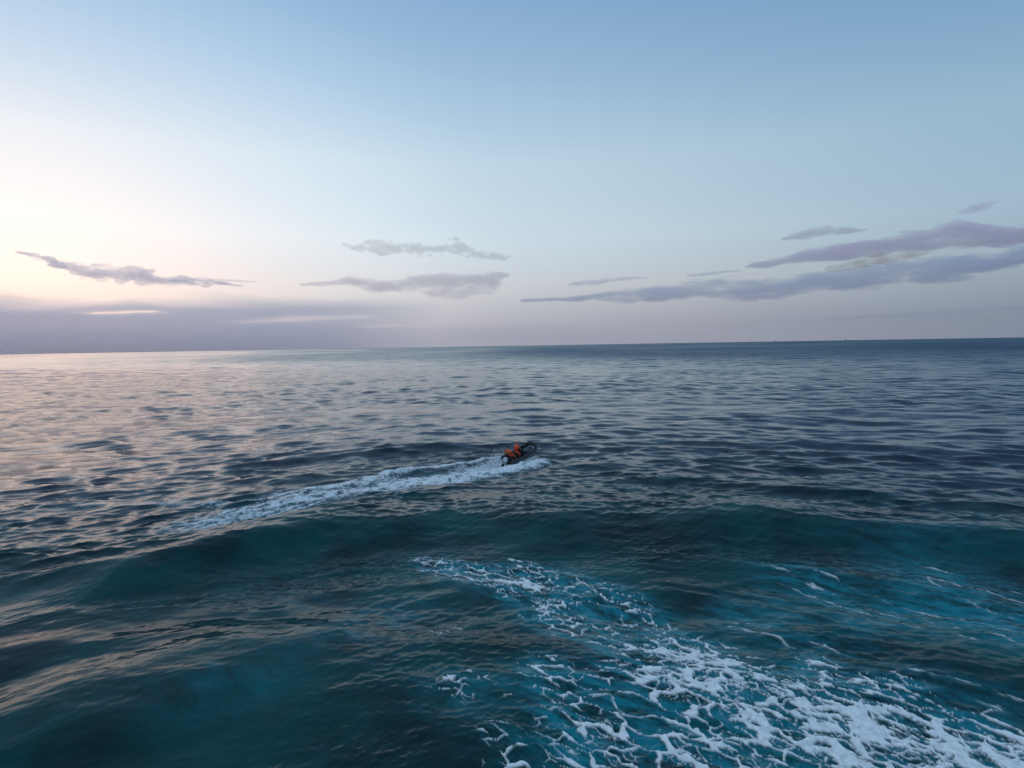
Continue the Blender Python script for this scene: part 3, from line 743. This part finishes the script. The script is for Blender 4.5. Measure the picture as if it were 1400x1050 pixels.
# ------------------------------------------------------------------ people
def person(label, J, hat, face_dir, jacket):
    """J: joints in boat metres. one skinned body mesh; clothing as children"""
    verts = []; edges = []; rad_ = []
    def add(p, r, par=None):
        verts.append(Vector(p)); rad_.append(r)
        if par is not None: edges.append((par, len(verts) - 1))
        return len(verts) - 1
    pel = add(J['pelvis'], .155)
    sp = add(Vector(J['pelvis']).lerp(Vector(J['chest']), .5), .145, pel)
    ch = add(J['chest'], .165, sp)
    nk = add(J['neck'], .062, ch)
    hd = Vector(J['head']); up = (hd - Vector(J['neck'])).normalized(); fd = Vector(face_dir).normalized()
    h1 = add(hd - up * .05 + fd * .012, .082, nk); h2 = add(hd + up * .04, .098, h1); h3 = add(hd + up * .10, .065, h2)
    hands = []
    for sd in ('l', 'r'):
        s1 = add(J['sh' + sd], .078, ch); e1 = add(J['el' + sd], .056, s1); w1 = add(J['wr' + sd], .042, e1)
        d = (Vector(J['wr' + sd]) - Vector(J['el' + sd])).normalized()
        hdn = Vector(J.get('hd' + sd, d)).normalized()
        pm = add(Vector(J['wr' + sd]) + hdn * .07, .034, w1)
        lat = hdn.cross(Vector((0, 0, 1))).normalized(); bend = Vector((0, 0, -1))
        hands.append(Vector(J['wr' + sd]) + hdn * .07)
        for k, ln in enumerate((.062, .072, .068, .052)):
            f0 = add(verts[pm] + hdn * .035 + lat * (.030 - .02 * k), .0095, pm)
            f1 = add(verts[f0] + hdn * ln * .6 + bend * .012, .0088, f0)
            add(verts[f1] + hdn * ln * .4 + bend * .032, .0075, f1)
        tside = 1 if sd == 'l' else -1
        t0 = add(verts[pm] - hdn * .025 + lat * .042 * 1, .011, pm)
        add(verts[t0] + hdn * .045 + lat * .018 + bend * .015, .009, t0)
    for sd in ('l', 'r'):
        hp = add(J['hp' + sd], .112, pel); kn = add(J['kn' + sd], .078, hp); an = add(J['an' + sd], .052, kn)
        add(Vector(J['an' + sd]) + Vector(J['toe' + sd]), .040, an)
    me = bpy.data.meshes.new('person'); me.from_pydata([tuple(v) for v in verts], edges, []); me.update()
    tmp = bpy.data.objects.new('person_tmp', me); COL.objects.link(tmp)
    sk_ = tmp.modifiers.new('skin', 'SKIN'); sk_.use_smooth_shade = True
    for i_, sv in enumerate(me.skin_vertices[0].data): sv.radius = (rad_[i_], rad_[i_]); sv.use_root = (i_ == 0)
    sb = tmp.modifiers.new('sub', 'SUBSURF'); sb.levels = 1; sb.render_levels = 1
    dg = bpy.context.evaluated_depsgraph_get()
    body = bpy.data.meshes.new_from_object(tmp.evaluated_get(dg))
    bpy.data.objects.remove(tmp)
    body.materials.clear()
    for m_ in (M_ORANGE, M_SKIN, M_BOOT): body.materials.append(m_)
    nkp = Vector(J['neck']); ank = [Vector(J['anl']), Vector(J['anr'])]
    for p in body.polygons:
        p.use_smooth = True
        c = p.center
        if (c - nkp).dot(up) > .01 and (c - hd).length < .22: p.material_index = 1
        elif min((c - h_).length for h_ in hands) < .105: p.material_index = 1
        elif min((c - a_).length for a_ in ank) < .13 or c.z < min(a_.z for a_ in ank) + .02: p.material_index = 2
    o = bpy.data.objects.new('person', body); COL.objects.link(o)
    o.matrix_world = boat_mw
    tag(o, label, 'person')
    # life jacket: a lofted shell round the torso
    P0, P1 = Vector(J['pelvis']).lerp(Vector(J['chest']), .25), Vector(J['chest']).lerp(nkp, .45)
    ax = (P1 - P0).normalized(); lat = (Vector(J['shl']) - Vector(J['shr'])).normalized(); fr = lat.cross(ax).normalized()
    secs = []
    for f_, a_, b_ in ((0, .17, .165), (.08, .20, .195), (.45, .225, .215), (.8, .215, .205), (.95, .17, .15), (1.0, .11, .10)):
        c = P0.lerp(P1, f_)
        secs.append([c + lat * (a_ * math.cos(t)) + fr * (b_ * math.sin(t) * (1.0 if math.sin(t) > 0 else .85)) for t in np.linspace(0, 2 * math.pi, 17)[:-1]])
    V, Fc = loft(secs); lj = mesh_obj('life_jacket', V, Fc, jacket, o)
    for f_ in (.25, .6):
        c = P0.lerp(P1, f_); w_ = .222 if f_ < .5 else .226
        pts = [c + lat * ((w_ + .004) * math.cos(t)) + fr * ((w_ - .008) * math.sin(t) * (1.0 if math.sin(t) > 0 else .85)) for t in np.linspace(0, 2 * math.pi, 25)]
        V, Fc = sweep(pts, .016, 5, False); mesh_obj('strap', V, Fc, M_STRAP, lj)
    # hood or hair: a cap over the skull, open at the face
    V = []; Fc = []; nu, nv = 14, 9
    sidev = up.cross(fd).normalized()
    for i_ in range(nv):
        ph = (i_ / (nv - 1)) * rad(128)
        for k in range(nu):
            t = 2 * math.pi * k / nu
            phk = ph * (1 - .38 * max(0, math.cos(t)))
            r_ = .112 if hat is M_HAIR else .128
            V.append(hd + up * (.025 + r_ * math.cos(phk)) + (fd * math.cos(t) + sidev * math.sin(t)) * (r_ * .95 * math.sin(phk)) - fd * .012)
    for i_ in range(nv - 1):
        for k in range(nu): Fc.append((i_ * nu + k, i_ * nu + (k + 1) % nu, (i_ + 1) * nu + (k + 1) % nu, (i_ + 1) * nu + k))
    mesh_obj('hair' if hat is M_HAIR else 'hood', V, Fc, hat, o)
    for s_ in (-1, 1):
        c = hd + fd * .088 + sidev * (.034 * s_) + up * .02
        V, Fc = sweep([c - fd * .01, c, c + fd * .012], [.012, .013, .004], 8); mesh_obj('eye', V, Fc, M_EYE, o)
        c = hd + sidev * (.095 * s_)
        V, Fc = sweep([c - up * .03, c, c + up * .03], [.010, .022, .012], 6); mesh_obj('ear', V, Fc, M_SKIN, o)
    V, Fc = sweep([hd + fd * .085 + up * .02, hd + fd * .115 - up * .02, hd + fd * .09 - up * .03], [.008, .016, .010], 6); mesh_obj('nose', V, Fc, M_SKIN, o)
    V, Fc = sweep([hd + fd * .086 - up * .06 + sidev * .025, hd + fd * .094 - up * .062, hd + fd * .086 - up * .06 - sidev * .025], [.004, .008, .004], 6); mesh_obj('mouth', V, Fc, M_HAIR, o)
    return o

bpy.context.view_layer.update()
boat_mw = boat.matrix_world.copy()
person('person in red orange suit and hood crouched forward at the boat console', dict(
    pelvis=(-.28, 0, .92), chest=(-.12, 0, 1.34), neck=(-.06, 0, 1.53), head=(-.02, 0, 1.70),
    shl=(-.10, .19, 1.44), ell=(.10, .27, 1.20), wrl=(.27, .16, 1.12), hdl=(.7, -.2, -.3),
    shr=(-.10, -.19, 1.44), elr=(.10, -.27, 1.20), wrr=(.27, -.16, 1.12), hdr=(.7, .2, -.3),
    hpl=(-.28, .12, .88), knl=(.06, .27, .72), anl=(-.12, .27, .36), toel=(.17, .02, -.03),
    hpr=(-.28, -.12, .88), knr=(.06, -.27, .72), anr=(-.12, -.27, .36), toer=(.17, -.02, -.03)), M_RED, (1, -.15, -.05), M_RED)
person('dark haired person in orange suit and black strapped vest seated by the engines', dict(
    pelvis=(-1.42, .02, .92), chest=(-1.50, .02, 1.32), neck=(-1.49, .02, 1.51), head=(-1.46, .02, 1.67),
    shl=(-1.50, .21, 1.43), ell=(-1.62, .36, 1.20), wrl=(-1.42, .44, 1.06), hdl=(.5, .2, -.5),
    shr=(-1.50, -.17, 1.43), elr=(-1.46, -.34, 1.19), wrr=(-1.22, -.28, 1.06), hdr=(.7, .2, -.4),
    hpl=(-1.40, .13, .89), knl=(-.98, .24, .86), anl=(-.76, .26, .42), toel=(.17, .02, -.02),
    hpr=(-1.40, -.11, .89), knr=(-.97, -.22, .86), anr=(-.70, -.30, .42), toer=(.16, -.05, -.02)), M_HAIR, (1, -.5, -.1), M_VEST)

# ------------------------------------------------------------------ spray thrown up round the boat
def spray():
    V = []; Fc = []
    r_ = np.random.default_rng(8)
    base = [(1, 0, 0), (-1, 0, 0), (0, 1, 0), (0, -1, 0), (0, 0, 1), (0, 0, -1)]
    tri = [(0, 2, 4), (2, 1, 4), (1, 3, 4), (3, 0, 4), (2, 0, 5), (1, 2, 5), (3, 1, 5), (0, 3, 5)]
    def drop(p, s):
        b = len(V); a = r_.uniform(0.6, 1.4, 3) * s
        V.extend([(p[0] + x * a[0], p[1] + y * a[1], p[2] + z * a[2]) for x, y, z in base])
        Fc.extend([tuple(b + i for i in t) for t in tri])
    # rooster tail behind the engines
    for k in range(2600):
        t = r_.random() ** 1.3
        x = -2.9 - 2.8 * t; y = r_.normal(0, .35 + .45 * t); z = abs(r_.normal(0, .42 * (1 - t) ** 2 + .08)) - .05
        drop((x, y, z), r_.uniform(.015, .06))
    # sheets peeling off both chines
    for sd, n, up_ in ((-1, 2600, .30), (1, 900, .22)):
        for k in range(n):
            t = r_.random() ** .8
            x = 1.5 - 3.9 * t; o_ = abs(r_.normal(0, .30 + .55 * t)); y = sd * (.78 + o_)
            z = max(-.05, up_ * (1 - t * .6) * math.exp(-((o_ - .25) / .4) ** 2) * r_.random() + r_.normal(0, .03)) - .02
            drop((x, y, z), r_.uniform(.012, .05))
    # low plume a little behind, on the far side of the wake
    for k in range(700):
        a = r_.normal(0, .55); h_ = abs(r_.normal(0, .26)) * math.exp(-(a / .7) ** 2)
        drop((-5.9 + a, 1.5 + r_.normal(0, .3), h_ - .1), r_.uniform(.012, .04))
    o = mesh_obj('spray', V, Fc, M_SPRAY, smooth=True)
    o.location = (*BOAT_XY, BOAT_Z); o.rotation_euler = (0, 0, rad(53))
    return o
M_SPRAY = paint('white_water', (0.86, 0.89, 0.91), 0.7, var=.06)
tag(spray(), 'white spray thrown up around the speeding inflatable boat', 'spray', kind='stuff')

# ------------------------------------------------------------------ two ships on the horizon
M_SHIP = paint('hazed_ship_hull', (0.22, 0.26, 0.32), 0.6, scale=.05)  # pale blue of distant haze put into the hull colour
M_SHIPW = paint('hazed_ship_house', (0.40, 0.44, 0.50), 0.6, scale=.05)  # house colour lightened the same way, standing in for haze
def ship(label, loc, yaw, L, mast):
    o = bpy.data.objects.new('cargo_ship', None); COL.objects.link(o)
    o.location = loc; o.rotation_euler = (0, 0, yaw); tag(o, label, 'ship', 'ships on the horizon')
    B = L * .075
    secs = []
    for f_, w_, zt in ((-.5, .75, 7.5), (-.45, .95, 7), (0, 1, 6.5), (.35, .95, 7), (.46, .5, 9), (.5, .06, 10)):
        secs.append([(f_ * L, B * w_, zt), (f_ * L, B * w_ * .8, -3), (f_ * L, -B * w_ * .8, -3), (f_ * L, -B * w_, zt)])
    V, Fc = loft(secs); mesh_obj('hull', V, Fc, M_SHIP, o, smooth=False)
    ho = rbox('superstructure', (L * .10, B * 1.7, 13), (-.38 * L, 0, 13.4), M_SHIPW, o, .4)
    rbox('bridge', (L * .06, B * 2.1, 3), (.01 * L, 0, 8.0), M_SHIPW, ho, .3)
    rbox('funnel', (L * .03, B * .5, 7), (-.45 * L, 0, 17), M_SHIP, o, .5, taper=(.8, .8))
    for k in range(4): rbox('hatch_cover', (L * .13, B * 1.4, 2.2), ((-.22 + .17 * k) * L, 0, 7.7), M_SHIP, o, .2)
    for k in range(mast):
        V, Fc = sweep([(( -.13 + .34 * k) * L, 0, 6), ((-.13 + .34 * k) * L + .1, 0, 22)], [.8, .4], 6); mesh_obj('mast', V, Fc, M_SHIPW, o)
    return o
ship('short distant ship seen end on at the horizon, left of the longer one', (3695, 8206, 0), rad(58), 70, 1)
ship('long low distant cargo ship lying broadside on the right horizon', (5001, 8659, 0), rad(-24), 150, 2)
